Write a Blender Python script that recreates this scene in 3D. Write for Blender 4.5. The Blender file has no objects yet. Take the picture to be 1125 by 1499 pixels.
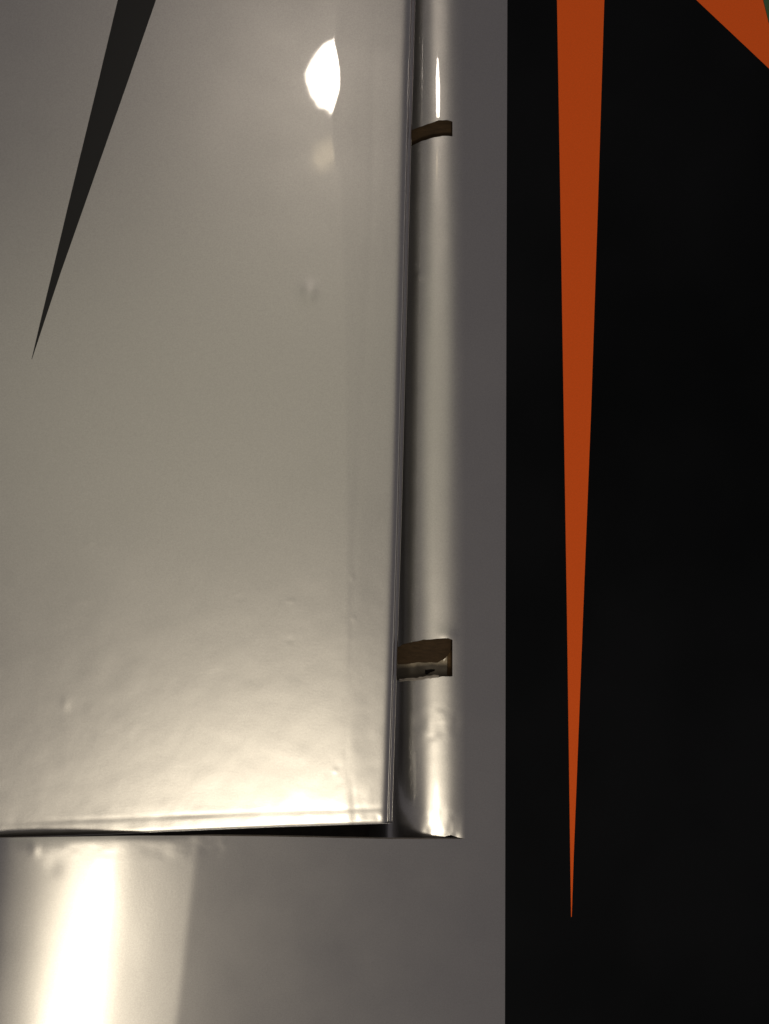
import bpy, math, random
import numpy as np
from mathutils import Vector, Matrix

# ------------------------------------------------------------------ frame
# Everything is laid out in photograph-sized units (1 unit = 0.2 mm) in a frame
# whose z axis points at the camera, then turned so that the box's big printed
# panel lies level in the world.
U = 0.0002
CX, CY, D = 562.5, 749.5, 2600.0
BETA, ALPHA = math.radians(18.0), math.radians(5.0)
NB = Vector((math.sin(BETA), -math.sin(ALPHA), 1.0)); NB.z = math.sqrt(1 - NB.x**2 - NB.y**2)
ROT = NB.rotation_difference(Vector((0, 0, 1))).to_matrix()
LIFT = 0.05                                       # panel height above the ground level
ROTN = np.array(ROT)

def world_pts(a):
    a = np.asarray(a, float).reshape(-1, 3)
    w = a @ ROTN.T * U
    w[:, 2] += LIFT
    return w
def wp(p): return Vector(world_pts([p])[0])

def P(px, py, z):
    """point seen at photo position (px, py) standing z units above the reference plane"""
    w = (D - z) / D
    return np.stack([(px - CX) * w, (CY - py) * w, z + 0 * px], -1)

def plane_z(n, p0, px, py):
    a, b, c = n; k = n[0]*p0[0] + n[1]*p0[1] + n[2]*p0[2]
    w = (c*D - k) / (c*D - a*(px - CX) - b*(CY - py))
    return D * (1 - w)

def normal(bx, by):
    n = np.array([math.tan(bx), -math.tan(by), 1.0]); return n / np.linalg.norm(n)

scene = bpy.context.scene
# ------------------------------------------------------------------ camera
cam = bpy.data.cameras.new('camera'); camo = bpy.data.objects.new('camera', cam)
scene.collection.objects.link(camo)
cam.sensor_fit = 'VERTICAL'; cam.sensor_height = 36.0
cam.lens = 36.0 * D / 1499.0
cam.clip_start = 0.01; cam.clip_end = 50
camo.matrix_world = Matrix.Translation(wp((0, 0, D))) @ ROT.to_4x4()
scene.camera = camo

# ------------------------------------------------------------------ world (dim room light)
world = bpy.data.worlds.new('World'); scene.world = world; world.use_nodes = True
bg = world.node_tree.nodes['Background']
bg.inputs['Color'].default_value = (1.0, 0.92, 0.97, 1); bg.inputs['Strength'].default_value = 0.148

# ------------------------------------------------------------------ lamps
N_FLAP = normal(math.radians(6.0), math.radians(5.5))
def mirror_spot(px, py, z, n, dist):
    p = P(np.float64(px), np.float64(py), np.float64(z))
    d = p - np.array([0, 0, D]); d /= np.linalg.norm(d)
    r = d - 2 * d.dot(n) * n
    return p + r * dist, p
def lamp(kind, name, pos, target, **kw):
    l = bpy.data.lights.new(name, kind)
    for k, v in kw.items(): setattr(l, k, v)
    o = bpy.data.objects.new(name, l); scene.collection.objects.link(o)
    a, b = wp(pos), wp(target)
    o.matrix_world = Matrix.Translation(a) @ (a - b).to_track_quat('Z', 'Y').to_matrix().to_4x4()
    return o
def area_power(radiance, w, h): return radiance * math.pi * w * h      # one-sided lambertian emitter
# round bulb whose mirror image is the white half disc near the top of the cover
pos, tgt = mirror_spot(497, 124, 55, N_FLAP, 5000)
r1 = 52 * (D + 5000) / D * U
lamp('AREA', 'bulb_lamp', pos, tgt, shape='DISK', size=2*r1, energy=area_power(27, r1, r1*math.pi), color=(1, .88, .74))
# wide shaded lamp mirrored below the cover's lower edge
pos, tgt = mirror_spot(385, 1415, 55, N_FLAP, 4200)
k2 = (D + 4200) / D * U
sl = lamp('AREA', 'shade_lamp', pos, tgt, shape='ELLIPSE', size=2*155*k2, size_y=2*310*k2, energy=area_power(31, 155*k2, 310*k2*math.pi), color=(1, .89, .70))
# the shade and the added lights glow brightest in the middle and dim towards the rim
def soft_rim(o, inner):
    o.data.use_nodes = True
    t = o.data.node_tree; e = t.nodes['Emission']
    g = t.nodes.new('ShaderNodeNewGeometry'); d = t.nodes.new('ShaderNodeVectorMath'); d.operation = 'DISTANCE'
    sp = t.nodes.new('ShaderNodeSeparateXYZ'); c = t.nodes.new('ShaderNodeCombineXYZ')
    t.links.new(g.outputs['Parametric'], sp.inputs[0]); t.links.new(sp.outputs[0], c.inputs[0]); t.links.new(sp.outputs[1], c.inputs[1])
    t.links.new(c.outputs[0], d.inputs[0]); d.inputs[1].default_value = (.5, .5, 0)
    m = t.nodes.new('ShaderNodeMapRange'); m.interpolation_type = 'SMOOTHSTEP'
    m.inputs['From Min'].default_value = inner; m.inputs['From Max'].default_value = .5
    m.inputs['To Min'].default_value = 1.0; m.inputs['To Max'].default_value = 0.0
    t.links.new(d.outputs['Value'], m.inputs['Value']); t.links.new(m.outputs['Result'], e.inputs['Strength'])
soft_rim(sl, .18)
# added long dim fill light overhead, no real fixture: lifts everything that faces straight up at it
pos, tgt = mirror_spot(330, 580, 55, N_FLAP, 5000)
k3 = (D + 5000) / D * U
cl = lamp('AREA', 'cover_fill_light', pos, tgt, shape='ELLIPSE', size=2*430*k3, size_y=2*850*k3, energy=area_power(.52, 430*k3, 850*k3*math.pi), color=(1, .93, .67))
soft_rim(cl, .1)
# added dim warm light, standing in for the reflection of the bulb's fitting
pos, tgt = mirror_spot(472, 232, 55, N_FLAP, 5000)
lf = lamp('AREA', 'fitting_glow_light', pos, tgt, shape='ELLIPSE', size=230*U, size_y=150*U, energy=area_power(2.6, 115*U, 75*U*math.pi), color=(1, .80, .5))
soft_rim(lf, .1)

# ------------------------------------------------------------------ exposure
vs = scene.view_settings
vs.view_transform = 'Standard'; vs.look = 'None'; vs.exposure = 0; vs.gamma = 1; vs.use_curve_mapping = False

# ------------------------------------------------------------------ materials
def new_mat(name):
    m = bpy.data.materials.new(name); m.use_nodes = True
    nt = m.node_tree
    return m, nt, nt.nodes['Principled BSDF']
def noise(nt, scale, detail=2, rough=.5, stretch=None):
    tc = nt.nodes.new('ShaderNodeTexCoord'); n = nt.nodes.new('ShaderNodeTexNoise')
    n.inputs['Scale'].default_value = scale; n.inputs['Detail'].default_value = detail; n.inputs['Roughness'].default_value = rough
    src = tc.outputs['Object']
    if stretch:
        mp = nt.nodes.new('ShaderNodeMapping'); mp.inputs['Scale'].default_value = stretch
        nt.links.new(src, mp.inputs['Vector']); src = mp.outputs['Vector']
    nt.links.new(src, n.inputs['Vector']); return n.outputs['Fac']
def ramp(nt, fac, c0, c1, p0=.3, p1=.7):
    r = nt.nodes.new('ShaderNodeValToRGB'); e = r.color_ramp.elements
    e[0].position, e[1].position = p0, p1
    e[0].color = (*c0, 1); e[1].color = (*c1, 1)
    nt.links.new(fac, r.inputs['Fac']); return r.outputs['Color']
def bump(nt, fac, strength, dist, prev=None):
    b = nt.nodes.new('ShaderNodeBump'); b.inputs['Strength'].default_value = strength; b.inputs['Distance'].default_value = dist
    nt.links.new(fac, b.inputs['Height'])
    if prev: nt.links.new(prev, b.inputs['Normal'])
    return b.outputs['Normal']

def foil(name, col, rough):
    m, nt, b = new_mat(name)
    g = noise(nt, 2600, 3, .7)
    c = [x*.90 for x in col]; c2 = [min(1, x*1.10) for x in col]
    nt.links.new(ramp(nt, g, c, c2), b.inputs['Base Color'])
    b.inputs['Metallic'].default_value = 1.0
    rr = nt.nodes.new('ShaderNodeMapRange'); rr.inputs['To Min'].default_value = rough - .03; rr.inputs['To Max'].default_value = rough + .03
    nt.links.new(noise(nt, 60, 4), rr.inputs['Value']); nt.links.new(rr.outputs['Result'], b.inputs['Roughness'])
    b.inputs['Coat Weight'].default_value = 1.0; b.inputs['Coat Roughness'].default_value = .025; b.inputs['Coat IOR'].default_value = 1.62
    fine = bump(nt, noise(nt, 1800, 2, .6), .10, .00006)
    peel = bump(nt, noise(nt, 170, 3, .5), .07, .00012, fine)
    nt.links.new(peel, b.inputs['Normal'])
    nt.links.new(bump(nt, noise(nt, 240, 2, .5), .022, .00008), b.inputs['Coat Normal'])
    return m
M_FOIL = foil('silver_foil', (.385, .375, .362), .305)

M_SCRAP = foil('dull_scrap_foil', (.30, .26, .20), .62)
M_SCRAP.node_tree.nodes['Principled BSDF'].inputs['Coat Weight'].default_value = .15

def ink(name, col, spec=.5, metal=0.0):
    m, nt, b = new_mat(name)
    g = noise(nt, 2200, 2, .7)
    nt.links.new(ramp(nt, g, [x*.95 for x in col], [x*1.05 for x in col]), b.inputs['Base Color'])
    b.inputs['Roughness'].default_value = .32; b.inputs['Metallic'].default_value = metal
    b.inputs['Specular IOR Level'].default_value = spec
    nt.links.new(bump(nt, noise(nt, 120, 3), .12, .0001), b.inputs['Normal'])
    return m
M_BLACK = ink('black_ink', (.0038, .0044, .0050), .16)
_nt = M_BLACK.node_tree; _mr = _nt.nodes.new('ShaderNodeMapRange')
_mr.inputs['From Min'].default_value = .38; _mr.inputs['From Max'].default_value = .64
_mr.inputs['To Min'].default_value = .03; _mr.inputs['To Max'].default_value = .13
_nt.links.new(noise(_nt, 11, 3, .5), _mr.inputs['Value']); _nt.links.new(_mr.outputs['Result'], _nt.nodes['Principled BSDF'].inputs['Specular IOR Level'])
M_ORANGE = ink('orange_ink', (.90, .122, .010), .25, 0)
M_SPIKE = ink('black_spike_ink', (.006, .0063, .0066), .3)
M_GREEN = ink('green_ink', (.06, .13, .06), .3)

def board(name, c0, c1, scale=300, rough=.85):
    m, nt, b = new_mat(name)
    f = noise(nt, scale, 5, .65, (1, 4, 1))
    nt.links.new(ramp(nt, f, c0, c1), b.inputs['Base Color'])
    b.inputs['Roughness'].default_value = rough; b.inputs['Specular IOR Level'].default_value = .2
    nt.links.new(bump(nt, f, .5, .0003), b.inputs['Normal'])
    return m
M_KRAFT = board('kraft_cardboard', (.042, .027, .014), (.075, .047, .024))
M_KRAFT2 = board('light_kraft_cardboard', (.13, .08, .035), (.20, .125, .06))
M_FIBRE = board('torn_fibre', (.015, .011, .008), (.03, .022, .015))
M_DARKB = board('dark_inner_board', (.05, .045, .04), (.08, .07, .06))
M_RIM = board('paper_cut_edge', (.34, .30, .24), (.55, .50, .42))

# ------------------------------------------------------------------ mesh helpers
def tag(o, label=None, cat=None, kind=None):
    if label: o['label'] = label
    if cat: o['category'] = cat
    if kind: o['kind'] = kind
    return o
def empty(name, f_pos):
    o = bpy.data.objects.new(name, None); o.empty_display_size = .02
    o.location = wp(f_pos); scene.collection.objects.link(o); return o
def mesh_obj(name, verts, faces, mat, parent=None, smooth=True, mats=None, midx=None):
    w = world_pts(verts)
    if parent is not None:
        w = w - np.array(parent['_o'] if '_o' in parent else (0, 0, 0))
    me = bpy.data.meshes.new(name)
    me.from_pydata(w.tolist(), [], [tuple(f) for f in faces]); me.update()
    for m in (mats or [mat]): me.materials.append(m)
    if midx is not None: me.polygons.foreach_set('material_index', midx)
    if smooth: me.polygons.foreach_set('use_smooth', [True]*len(me.polygons))
    o = bpy.data.objects.new(name, me); scene.collection.objects.link(o)
    return o
def child(o, parent):
    o.parent = parent
    o.matrix_parent_inverse = Matrix.Translation(parent_world(parent)).inverted()
    return o
def parent_world(p):
    v = Vector(p.location) if p.type == 'EMPTY' else Vector((0, 0, 0))
    return v
def grid_faces(ny, nx, off=0, skip=None):
    f = []
    for j in range(ny - 1):
        for i in range(nx - 1):
            if skip is not None and skip[j, i]: continue
            a = off + j*nx + i
            f.append((a, a + nx, a + nx + 1, a + 1))   # rows go down the photo: faces look at the camera
    return f
def solidify(o, t, rim_mat, back_mat=None):
    o.data.materials.append(rim_mat)
    md = o.modifiers.new('thickness', 'SOLIDIFY'); md.thickness = t*U; md.offset = -1
    md.material_offset_rim = 1; md.material_offset = 1
    md.use_even_offset = True
    es = o.modifiers.new('crisp_edges', 'EDGE_SPLIT'); es.split_angle = math.radians(50)
def smoothstep(a, b, x):
    t = np.clip((x - a)/(b - a), 0, 1); return t*t*(3 - 2*t)
rng = np.random.default_rng(7)
def vnoise(x, y, s, seed):
    """smooth value noise with feature size s"""
    r = np.random.default_rng(seed); T = r.uniform(-1, 1, (64, 64))
    X, Y = x/s + 500, y/s + 500
    xi, yi = np.floor(X).astype(int), np.floor(Y).astype(int); fx, fy = X - xi, Y - yi
    fx = fx*fx*fx*(fx*(fx*6-15)+10); fy = fy*fy*fy*(fy*(fy*6-15)+10)
    g = lambda a, b: T[(b) % 64, (a) % 64]
    return (g(xi, yi)*(1-fx) + g(xi+1, yi)*fx)*(1-fy) + (g(xi, yi+1)*(1-fx) + g(xi+1, yi+1)*fx)*fy
def dent(x, y, cx, cy, sx, sy, h): return h*np.exp(-((x-cx)/sx)**2 - ((y-cy)/sy)**2)

NBn = np.array(NB)
P0 = np.array([680 - CX, 0.0, 0.0])
def zbase(px, py): return plane_z(NBn, P0, np.asarray(px, float), np.asarray(py, float))
TOP, BOT, RIGHT, LEFT = -170.0, 1680.0, 1330.0, -150.0

# ================================================================== the box
box = empty('display_box', (RIGHT - 900 - CX, 0, -260))
tag(box, 'silver foil display box with black panel, orange spikes and slotted rounded edge', 'box')

# --- silver sheet: narrow strip beside the black panel and the broad strip below, bending away on the left
def edge_black(py): return np.interp(py, [TOP, 0, 400, 900, 1500, BOT], [742.8, 742.3, 741.0, 739.8, 738.8, 738.4])
def cut_y(px):   # upper cut edge of the lower strip
    return np.interp(px, [-200, 0, 100, 200, 300, 400, 560, 620, 680], [1226, 1226.5, 1225, 1223.5, 1223.5, 1224.5, 1228, 1228.5, 1228])
def strip_z(px, py):
    """lower strip: flat, then a crease and a wide bend to the left"""
    z = zbase(px, py)
    sh = (py - 1230)/260*-30
    xs = np.arange(-400, 330, 1.0)
    th = np.interp(xs, [-400, -120, -30, 0, 20, 60, 135, 200, 284, 296, 330],
                   [-60, -40, -14, -1, 5, 7.4, 11.2, 15.2, 15.8, 18, 18])
    th = np.convolve(np.pad(th, 20, 'edge'), np.hanning(43)[1:-1]/np.hanning(43).sum(), 'valid')
    th[xs > 250] = np.interp(xs[xs > 250], [250, 284, 294, 330], [th[np.searchsorted(xs, 250)], 15.8, 18, 18])
    sl = -np.tan(np.radians(th)) + math.tan(BETA)
    cum = np.concatenate([[0], np.cumsum(sl[:-1])]); cum -= cum[-1]
    d = np.interp(px - sh, xs, cum, right=0)
    fade = smoothstep(1228, 1250, py)
    z = z + d
    # crumpled foil at the cut end and slight waviness down the bend
    e = np.exp(-((py - 1238)/16.0)**2) * (px < 330)
    z = z + e*(.24*vnoise(px, py, 26, 3) + .05*vnoise(px, py*1.4, 12, 4))
    z = z - 1.0*np.exp(-(py - 1224)/6.0)*smoothstep(330, 240, px)
    z = z + dent(px, py, 50, 1243, 7, 10, .45) + dent(px, py, 78, 1268, 12, 14, -.25)
    return z + .07*vnoise(px, py*.35, 45, 5)*smoothstep(300, 200, px) + .10*vnoise(px, py, 80, 6)
v, f = [], []
ys = np.linspace(0, 1, 130)**1.5
xs = np.concatenate([np.arange(LEFT, 340, 4.0), np.linspace(340, 680, 60)])
XX = np.repeat(xs[None], len(ys), 0); c = cut_y(XX)
YY = c + ys[:, None]*(BOT - c)
A = P(XX, YY, strip_z(XX, YY)).reshape(-1, 3); f += grid_faces(len(ys), len(xs)); v.append(A)
# right of x=680: continue the lower strip to the black border, and the side strip above it
ncol = 12
def strip_cols(yvals):
    t = np.linspace(0, 1, ncol)
    Y = np.repeat(yvals[:, None], ncol, 1)
    X = 680 + t[None]*(edge_black(Y) - 680)
    return X, Y
yl = cut_y(np.full(len(ys), 680.0)) + ys*(BOT - 1228)
X, Y = strip_cols(yl); off = sum(len(a) for a in v)
v.append(P(X, Y, zbase(X, Y) + .10*vnoise(X, Y, 80, 6)).reshape(-1, 3)); f += grid_faces(len(ys), ncol, off)
yu = np.linspace(TOP, 1228, 240)
X, Y = strip_cols(yu); off = sum(len(a) for a in v)
v.append(P(X, Y, zbase(X, Y) + .10*vnoise(X, Y, 80, 6)).reshape(-1, 3)); f += grid_faces(len(yu), ncol, off)
sheet = child(mesh_obj('silver_panel', np.concatenate(v), f, M_FOIL), box)
md = sheet.modifiers.new('weld', 'WELD'); md.merge_threshold = .15*U
solidify(sheet, 8, M_RIM)

# --- black printed panel with its orange and green print
X = np.linspace(0, 1, 30)[None] + np.zeros((60, 1)); Y = np.linspace(TOP, BOT, 60)[:, None] + 0*X
X = edge_black(Y) + .05 + X*(RIGHT - edge_black(Y))
blk = child(mesh_obj('black_panel', P(X, Y, zbase(X, Y) - .05).reshape(-1, 3), grid_faces(60, 30), M_BLACK), box)
solidify(blk, 8, M_RIM)
def print_patch(name, pts, zf, lift, mat, parent):
    """flat printed shape, as a ribbon between two edge lines [(y, x_left, x_right), ...]"""
    pts = np.array(pts, float)
    Yv = np.linspace(pts[0, 0], pts[-1, 0], 160); L = np.interp(Yv, pts[:, 0], pts[:, 1]); R = np.interp(Yv, pts[:, 0], pts[:, 2])
    n = 9; t = np.linspace(0, 1, n)
    X = L[:, None] + t[None]*(R - L)[:, None]; Y = np.repeat(Yv[:, None], n, 1)
    o = mesh_obj(name, P(X, Y, zf(X, Y) + lift).reshape(-1, 3), grid_faces(len(Yv), n), mat)
    return o
o = child(print_patch('orange_spike', [(TOP, 812.3, 890), (0, 815, 884.3), (300, 820, 875), (600, 824.8, 865), (900, 829.6, 853.2), (1150, 833, 843.6), (1250, 834.3, 839.6), (1342, 835.6, 836.6)], zbase, .35, M_ORANGE, blk), blk)
tag(o, 'long narrow orange spike pointing down on the black panel')
o = child(print_patch('orange_band', [(TOP, 848, 1075), (0, 1019, 1116.5), (34, 1055, 1125), (100, 1125, 1141), (280, 1318, 1320)], zbase, .30, M_ORANGE, blk), blk)
tag(o, 'slanting orange band in the upper right corner')
o = child(print_patch('green_stripe', [(TOP, 1075.5, 1118), (0, 1117, 1160), (34, 1125.5, 1168), (100, 1141.5, 1185), (280, 1320.5, 1326)], zbase, .30, M_GREEN, blk), blk)

# --- rounded edge with two cut slots
RX = np.array([536, 560, 580, 592, 602, 614, 626, 636, 645, 653, 665, 680.0])
RT = np.array([-72, -60, -34, -20, -13.5, -8.5, -2.8, 2.2, 4.6, 6.6, 11.5, 18.0])
rxs = np.arange(536, 680.01, .5); rth = np.interp(rxs, RX, RT)
k = np.ones(13)/13; rth = np.convolve(np.pad(rth, 6, 'edge'), k, 'valid'); rth[-6:] = np.interp(rxs[-6:], RX, RT)
rsl = -np.tan(np.radians(rth)); rcum = np.concatenate([[0], np.cumsum((rsl[:-1] + rsl[1:])/2*.5)]); rcum -= rcum[-1]
def roll_z(px, py):
    z = zbase(680.0 + 0*px, py) + np.interp(px, rxs, rcum)
    side = smoothstep(680, 664, px)
    # the end of the fold flares and puckers, with small wrinkles above it
    z = z + side*(-1.5*smoothstep(1180, 1236, py) + dent(px, py, 624, 1218, 7, 7, -.5)
                  + dent(px, py, 650, 1217, 7, 5, .35) - .8*np.exp((py - 1229)/4.0))
    z = z + side*np.exp(-((py - 1215)/26.)**2)*(.2*vnoise(px, py, 9, 21) + .3*vnoise(px, py, 17, 22))
    z = z + side*np.exp(-((py - 1060)/26.)**2)*(.13*vnoise(px*.6, py, 9, 23) + .14*vnoise(px, py, 16, 24))
    z = z + dent(px, py, 614, 404, 6, 2.2, .45)
    # the lower stretch is pushed in a little on its left
    z = z - 2.5*smoothstep(1080, 1215, py)*smoothstep(626, 582, px)
    # foil lifted along the slot edges
    z = z + side*(dent(px, py, 655, 930, 12, 8, .8) + dent(px, py, 640, 172, 14, 5, .25))
    return z + side*(.10*vnoise(px*.5, py, 60, 25) + .05*vnoise(px, py, 22, 26))
SL1T = lambda x: np.interp(x, [560, 596, 603, 615, 630, 643, 655, 662], [206, 195, 190.5, 185.5, 180.3, 176.2, 176, 177.6]) + .5*vnoise(x, 0*x, 6, 31)
SL1B = lambda x: np.interp(x, [560, 596, 603, 615, 630, 643, 655, 662], [226, 217, 213.5, 207.5, 202.6, 199.6, 198.6, 199.3]) + .4*vnoise(x, 0*x, 6, 32)
SL2T = lambda x: np.interp(x, [560, 580, 592, 605, 620, 640, 655, 662], [955, 948, 942.5, 939, 936.5, 934.8, 934.4, 936.6]) + .5*vnoise(x, 0*x, 5, 33)
SL2B = lambda x: np.interp(x, [560, 580, 592, 610, 625, 640, 655, 662], [1000, 996.5, 995.5, 995, 992.5, 991, 990.4, 989.6]) + .6*vnoise(x, 0*x, 6, 34)
ENDY = lambda x: np.interp(x, [560, 600, 625, 640, 652, 660, 670, 680], [1229, 1228.5, 1227.5, 1226, 1224.5, 1222.5, 1225.5, 1228]) + .7*vnoise(x, 0*x, 6, 35)*smoothstep(680, 670, x)
cols = np.concatenate([np.arange(540, 662, 2.0), [662.0], np.arange(663.5, 679, 1.6), [680.0]]); islot = int(np.where(cols == 662.0)[0][0])
bounds = [(lambda x: TOP + 0*x), SL1T, SL1B, SL2T, SL2B, ENDY]; nrow = [70, 10, 180, 16, 80]
YR, slotrow = [bounds[0](cols)], []
for s in range(5):
    a, b = bounds[s](cols), bounds[s+1](cols)
    for t in range(1, nrow[s] + 1):
        YR.append(a + (b - a)*t/nrow[s]); slotrow.append(s in (1, 3))
YR = np.array(YR); XR = np.repeat(cols[None], len(YR), 0)
# the slot's right-hand end is straight with slightly ragged paper
skip = np.zeros((len(YR)-1, len(cols)-1), bool); skip[np.array(slotrow)[:, None] & (np.arange(len(cols)-1) < islot)[None]] = True
roll = mesh_obj('rounded_edge', P(XR, YR, roll_z(XR, YR)).reshape(-1, 3), grid_faces(len(YR), len(cols), 0, skip), M_FOIL)
child(roll, box); tag(roll, 'rounded silver edge with two cut slots'); solidify(roll, 5, M_KRAFT)

# --- what shows inside the slots: bare brown board, and a scrap of foil in the lower one
def slab(name, X, Y, Z, mat, parent, thick, rim=None):
    o = mesh_obj(name, P(X, Y, Z).reshape(-1, 3), grid_faces(*X.shape), mat)
    child(o, parent); solidify(o, thick, rim or mat); return o
def rect(x0, x1, y0, y1, nx, ny):
    return np.meshgrid(np.linspace(x0, x1, nx), np.linspace(y0, y1, ny))
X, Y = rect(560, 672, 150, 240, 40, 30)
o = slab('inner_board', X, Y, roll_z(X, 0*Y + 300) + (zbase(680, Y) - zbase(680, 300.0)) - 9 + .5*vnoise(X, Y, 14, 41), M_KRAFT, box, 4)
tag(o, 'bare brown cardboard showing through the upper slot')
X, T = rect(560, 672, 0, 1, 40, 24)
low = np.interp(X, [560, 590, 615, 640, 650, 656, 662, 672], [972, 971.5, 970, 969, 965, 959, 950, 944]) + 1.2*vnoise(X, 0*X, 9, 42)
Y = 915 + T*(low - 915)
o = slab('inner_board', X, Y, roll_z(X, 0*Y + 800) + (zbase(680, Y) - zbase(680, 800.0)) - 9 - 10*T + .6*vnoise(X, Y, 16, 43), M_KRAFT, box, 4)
tag(o, 'bare brown cardboard flap behind the lower slot')
X, Y = rect(560, 676, 946, 1012, 60, 40)
zz = roll_z(X, 0*Y + 800) + (zbase(680, Y) - zbase(680, 800.0)) - 30 + .8*vnoise(X, Y, 18, 44) + .3*vnoise(X, Y, 8, 45) - .25*(X - 620)*0
o = slab('foil_scrap', X, Y, zz, M_SCRAP, box, 2)
tag(o, 'crumpled scrap of silver foil inside the lower slot')
X, Y = rect(654.5, 670, 940, 1005, 8, 20)
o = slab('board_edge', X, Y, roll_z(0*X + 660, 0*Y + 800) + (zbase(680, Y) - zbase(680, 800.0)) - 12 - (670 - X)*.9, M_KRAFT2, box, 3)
X, T = rect(584, 642, 0, 1, 30, 4)
Y = SL2B(X) - (2.6 + 1.0*vnoise(X, 0*X, 5, 47))*(1 - T) + .8*T
o = slab('torn_edge', X, Y, roll_z(X, Y) + .5 - 3*(1 - T), M_RIM, box, .6)
X, T = rect(622, 636, 0, 1, 8, 5)
Y = 980.5 + 1.2*vnoise(X, 0*X, 4, 46) + T*np.interp(X, [622, 626, 630, 636], [6, 6.5, 4, 2.2])
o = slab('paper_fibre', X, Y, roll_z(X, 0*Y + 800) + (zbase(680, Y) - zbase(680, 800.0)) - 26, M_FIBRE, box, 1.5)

# --- inside of the box under the cover, closed below, and the box sides out of frame
X, Y = rect(LEFT, 676, TOP, BOT, 12, 12)
slab('back_board', X, Y, zbase(680 + 0*X, Y) - 120, M_DARKB, box, 8)

# ================================================================== the cover
FP0 = np.array([590 - CX, 0.0, 100.0])
def fplane(px, py): return plane_z(N_FLAP, FP0, np.asarray(px, float), np.asarray(py, float))
def fright(py): return np.interp(py, [TOP, 0, 260, 760, 1205], [605, 600.5, 593, 580.3, 566.5])
def fbot(px): return np.interp(px, [-200, 0, 160, 270, 400, 575], [1233, 1226, 1220.5, 1215.5, 1210, 1204.3])
def ease(x, a, w):            # ramp starting at a: 0 slope before, unit slope after, rounded over w
    return np.where(x < a, 0, np.where(x > a + w, x - a - w/2, (x - a)**2/(2*w)))
def flap_h(px, py):
    h = 0*px
    # edge of the board inside the wrap: the foil turns down a little right of it
    cr = 497 + 4*vnoise(py, 0*py, 60, 51)*0 + np.interp(py, [TOP, 60, 124, 180, 400, 1200], [494, 494, 497, 487, 505, 512])
    cr = np.interp(py, [TOP, 60, 100, 130, 180, 260, 450, 1210], [490, 491, 496.5, 497, 485, 497, 505, 512])
    h = h - math.tan(math.radians(1.3))*ease(px, cr - 2, 3)
    # narrow creases along the turned-in edges
    xg = np.interp(py, [TOP, 300, 850, 1100, 1200], [552, 545, 516, 507, 520])
    h = h - .07*np.exp(-((px - xg)/6)**2)*np.interp(py, [TOP, 300, 700, 1000, 1210], [.1, .5, .5, 1.0, 1.7])
    yg = fbot(px) - 22
    h = h - (.20*np.exp(-((py - yg)/3.2)**2))*smoothstep(20, 160, px)*(.7 + .5*vnoise(px, 0*px, 70, 52))
    h = h + .12*smoothstep(0, 8, py - yg)
    # slow swell and fine wrinkles, stronger towards the lower edge
    w = smoothstep(500, 1150, py)
    h = h + .15*vnoise(px, py*.7, 300, 53) + (.03+.04*w)*vnoise(px, py*.8, 120, 54)
    h = h + (.012 + .036*w)*vnoise(px + .5*py, py - .4*px, 30, 55) + (.003 + .010*w)*vnoise(px + .6*py, py - .3*px, 13, 56)
    ew = np.exp(-((py - fbot(px) + 12)/26.)**2) + .7*np.exp(-((px - fright(py) + 30)/34.)**2)*w
    h = h + ew*(.10*vnoise(px, py, 26, 57) + .03*vnoise(px, py, 11, 58))
    h = h + dent(px, py, 472, 230, 30, 24, .008)*vnoise(px, py, 13, 59)
    # single pimples and dents
    for cx, cy, sx, sy, a in ((425, 880, 5, 3, .22), (130, 795, 6, 4, .22), (515, 845, 3, 5, .3), (517, 905, 3, 4, .25), (95, 1030, 6, 9, .28),
                              (424, 937, 4, 4, -.2), (350, 876, 5, 4, -.14), (490, 1128, 4, 4, .22), (120, 880, 14, 6, .15), (405, 787, 6, 3, .12),
                              (452, 428, 12, 15, 1.5), (560, 365, 3, 14, .12), (285, 272, 42, 20, -.16),
                              (560, 1195, 6, 5, .45), (553, 1199, 4, 5, -.3)):
        h = h + .5*dent(px, py, cx, cy, sx, sy, a)
    return h
def flap_z(px, py): return fplane(px, py) + flap_h(px, py)

cover = empty('cover_board', (200 - CX, 0, -40))
tag(cover, 'thick silver board printed with a black spike, lying over the slotted edge', 'cover')
LF = -150.0
tx = np.concatenate([np.linspace(0, 1, 290)]); ty = np.linspace(0, 1, 560)
def fcoords(tx, ty):
    Y0 = TOP + ty[:, None]*(1215 - TOP) + 0*tx[None]
    X = LF + tx[None]*(fright(Y0) - LF)
    Y = TOP + ty[:, None]*(fbot(X) - TOP)
    X = LF + tx[None]*(fright(Y) - LF)
    return X, Y
X, Y = fcoords(tx, ty)
Z = flap_z(X, Y)
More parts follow.
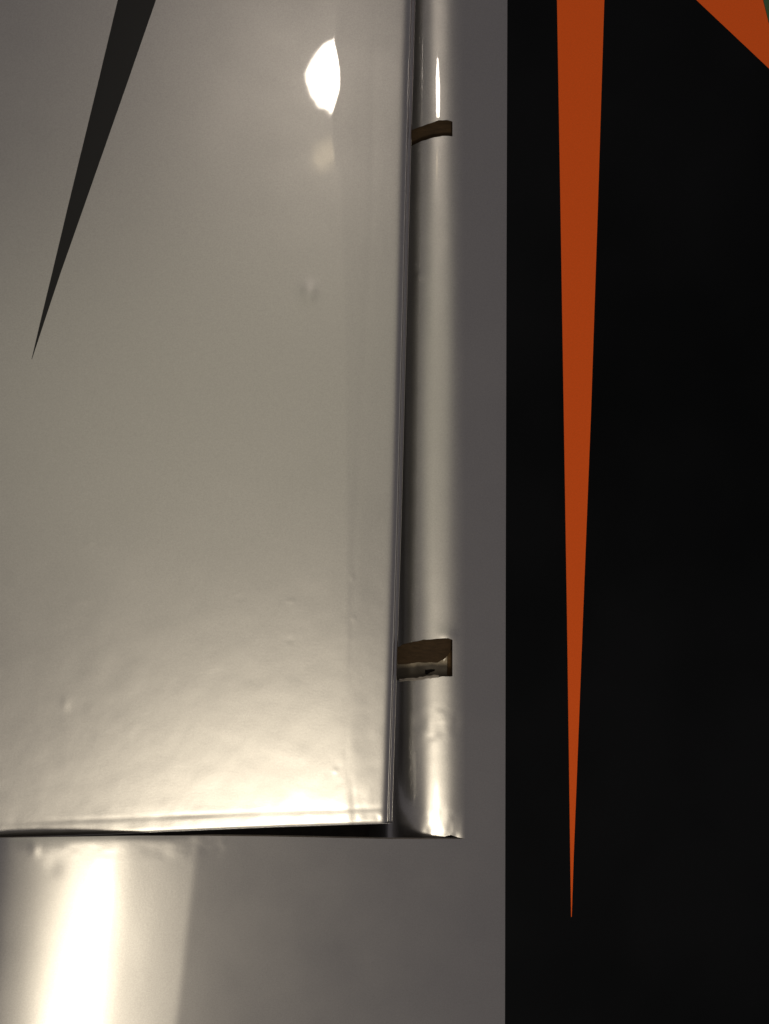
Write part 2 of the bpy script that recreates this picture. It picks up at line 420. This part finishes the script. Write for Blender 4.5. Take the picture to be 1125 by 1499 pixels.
# rounded shoulder along the two visible edges
dx = fright(Y) - X; dy = fbot(X) - Y
Z = Z - 2.2*np.exp(-dx/3.0) - .8*np.exp(-dy/1.6)
face = mesh_obj('foil_face', P(X, Y, Z).reshape(-1, 3), grid_faces(*X.shape), M_FOIL)
child(face, cover)
sp = print_patch('black_spike', [(TOP, 212.8, 287), (0, 172, 228), (130, 141, 183), (300, 99.6, 123.4), (400, 75.8, 88.2), (470, 58.8, 64.8), (526, 45.8, 46.4)], flap_z, .22, M_SPIKE, face)
child(sp, face); tag(sp, 'long black spike printed on the silver, point downwards')

# edge of the cover: foil wrapped over two plies with a groove between
def ribbon(name, base_xy, prof, mat, drop):
    """sweep a profile of (outward px, downwards) along an edge line"""
    bx, by, ox, oy = base_xy
    rows = []
    for out, down in prof:
        rows.append(P(bx + ox*out, by + oy*out, flap_z(bx, by) - drop - 1.6*down))
    V = np.stack(rows, 0)                      # profile x along
    n, m = V.shape[:2]
    f = [(a*m + b, a*m + b + 1, (a+1)*m + b + 1, (a+1)*m + b) for a in range(n-1) for b in range(m-1)]
    return mesh_obj(name, V.reshape(-1, 3), f, mat)
ye = np.linspace(TOP, 1204.5, 420); xe = fright(ye)
wob = .5*vnoise(ye, 0*ye, 120, 61)
prof = [(0, 0), (1.6, 1.0), (2.6, 4), (2.9, 9), (2.2, 10.5), (2.4, 12), (5.2, 12.6), (6.6, 14), (7.2, 17), (7.4, 24), (6.6, 26), (1, 26.5), (-30, 27)]
right = ribbon('side_edge', (xe, ye, 1 + 0*xe, 0*xe), prof, M_FOIL, 2.2); child(right, cover)
xb = np.linspace(LF, 573.5, 260); xb2 = np.minimum(xb, 566.4)
prof2 = [(0, 0), (.6, 1.2), (.8, 6), (.2, 12), (-1, 22), (-3, 26), (-30, 27)]
low = ribbon('lower_edge', (xb, fbot(xb), 0*xb, 1 + 0*xb), prof2, M_FOIL, .8); child(low, cover)
for p in (right, low):
    p.modifiers.new('thickness', 'SOLIDIFY').thickness = .6*U
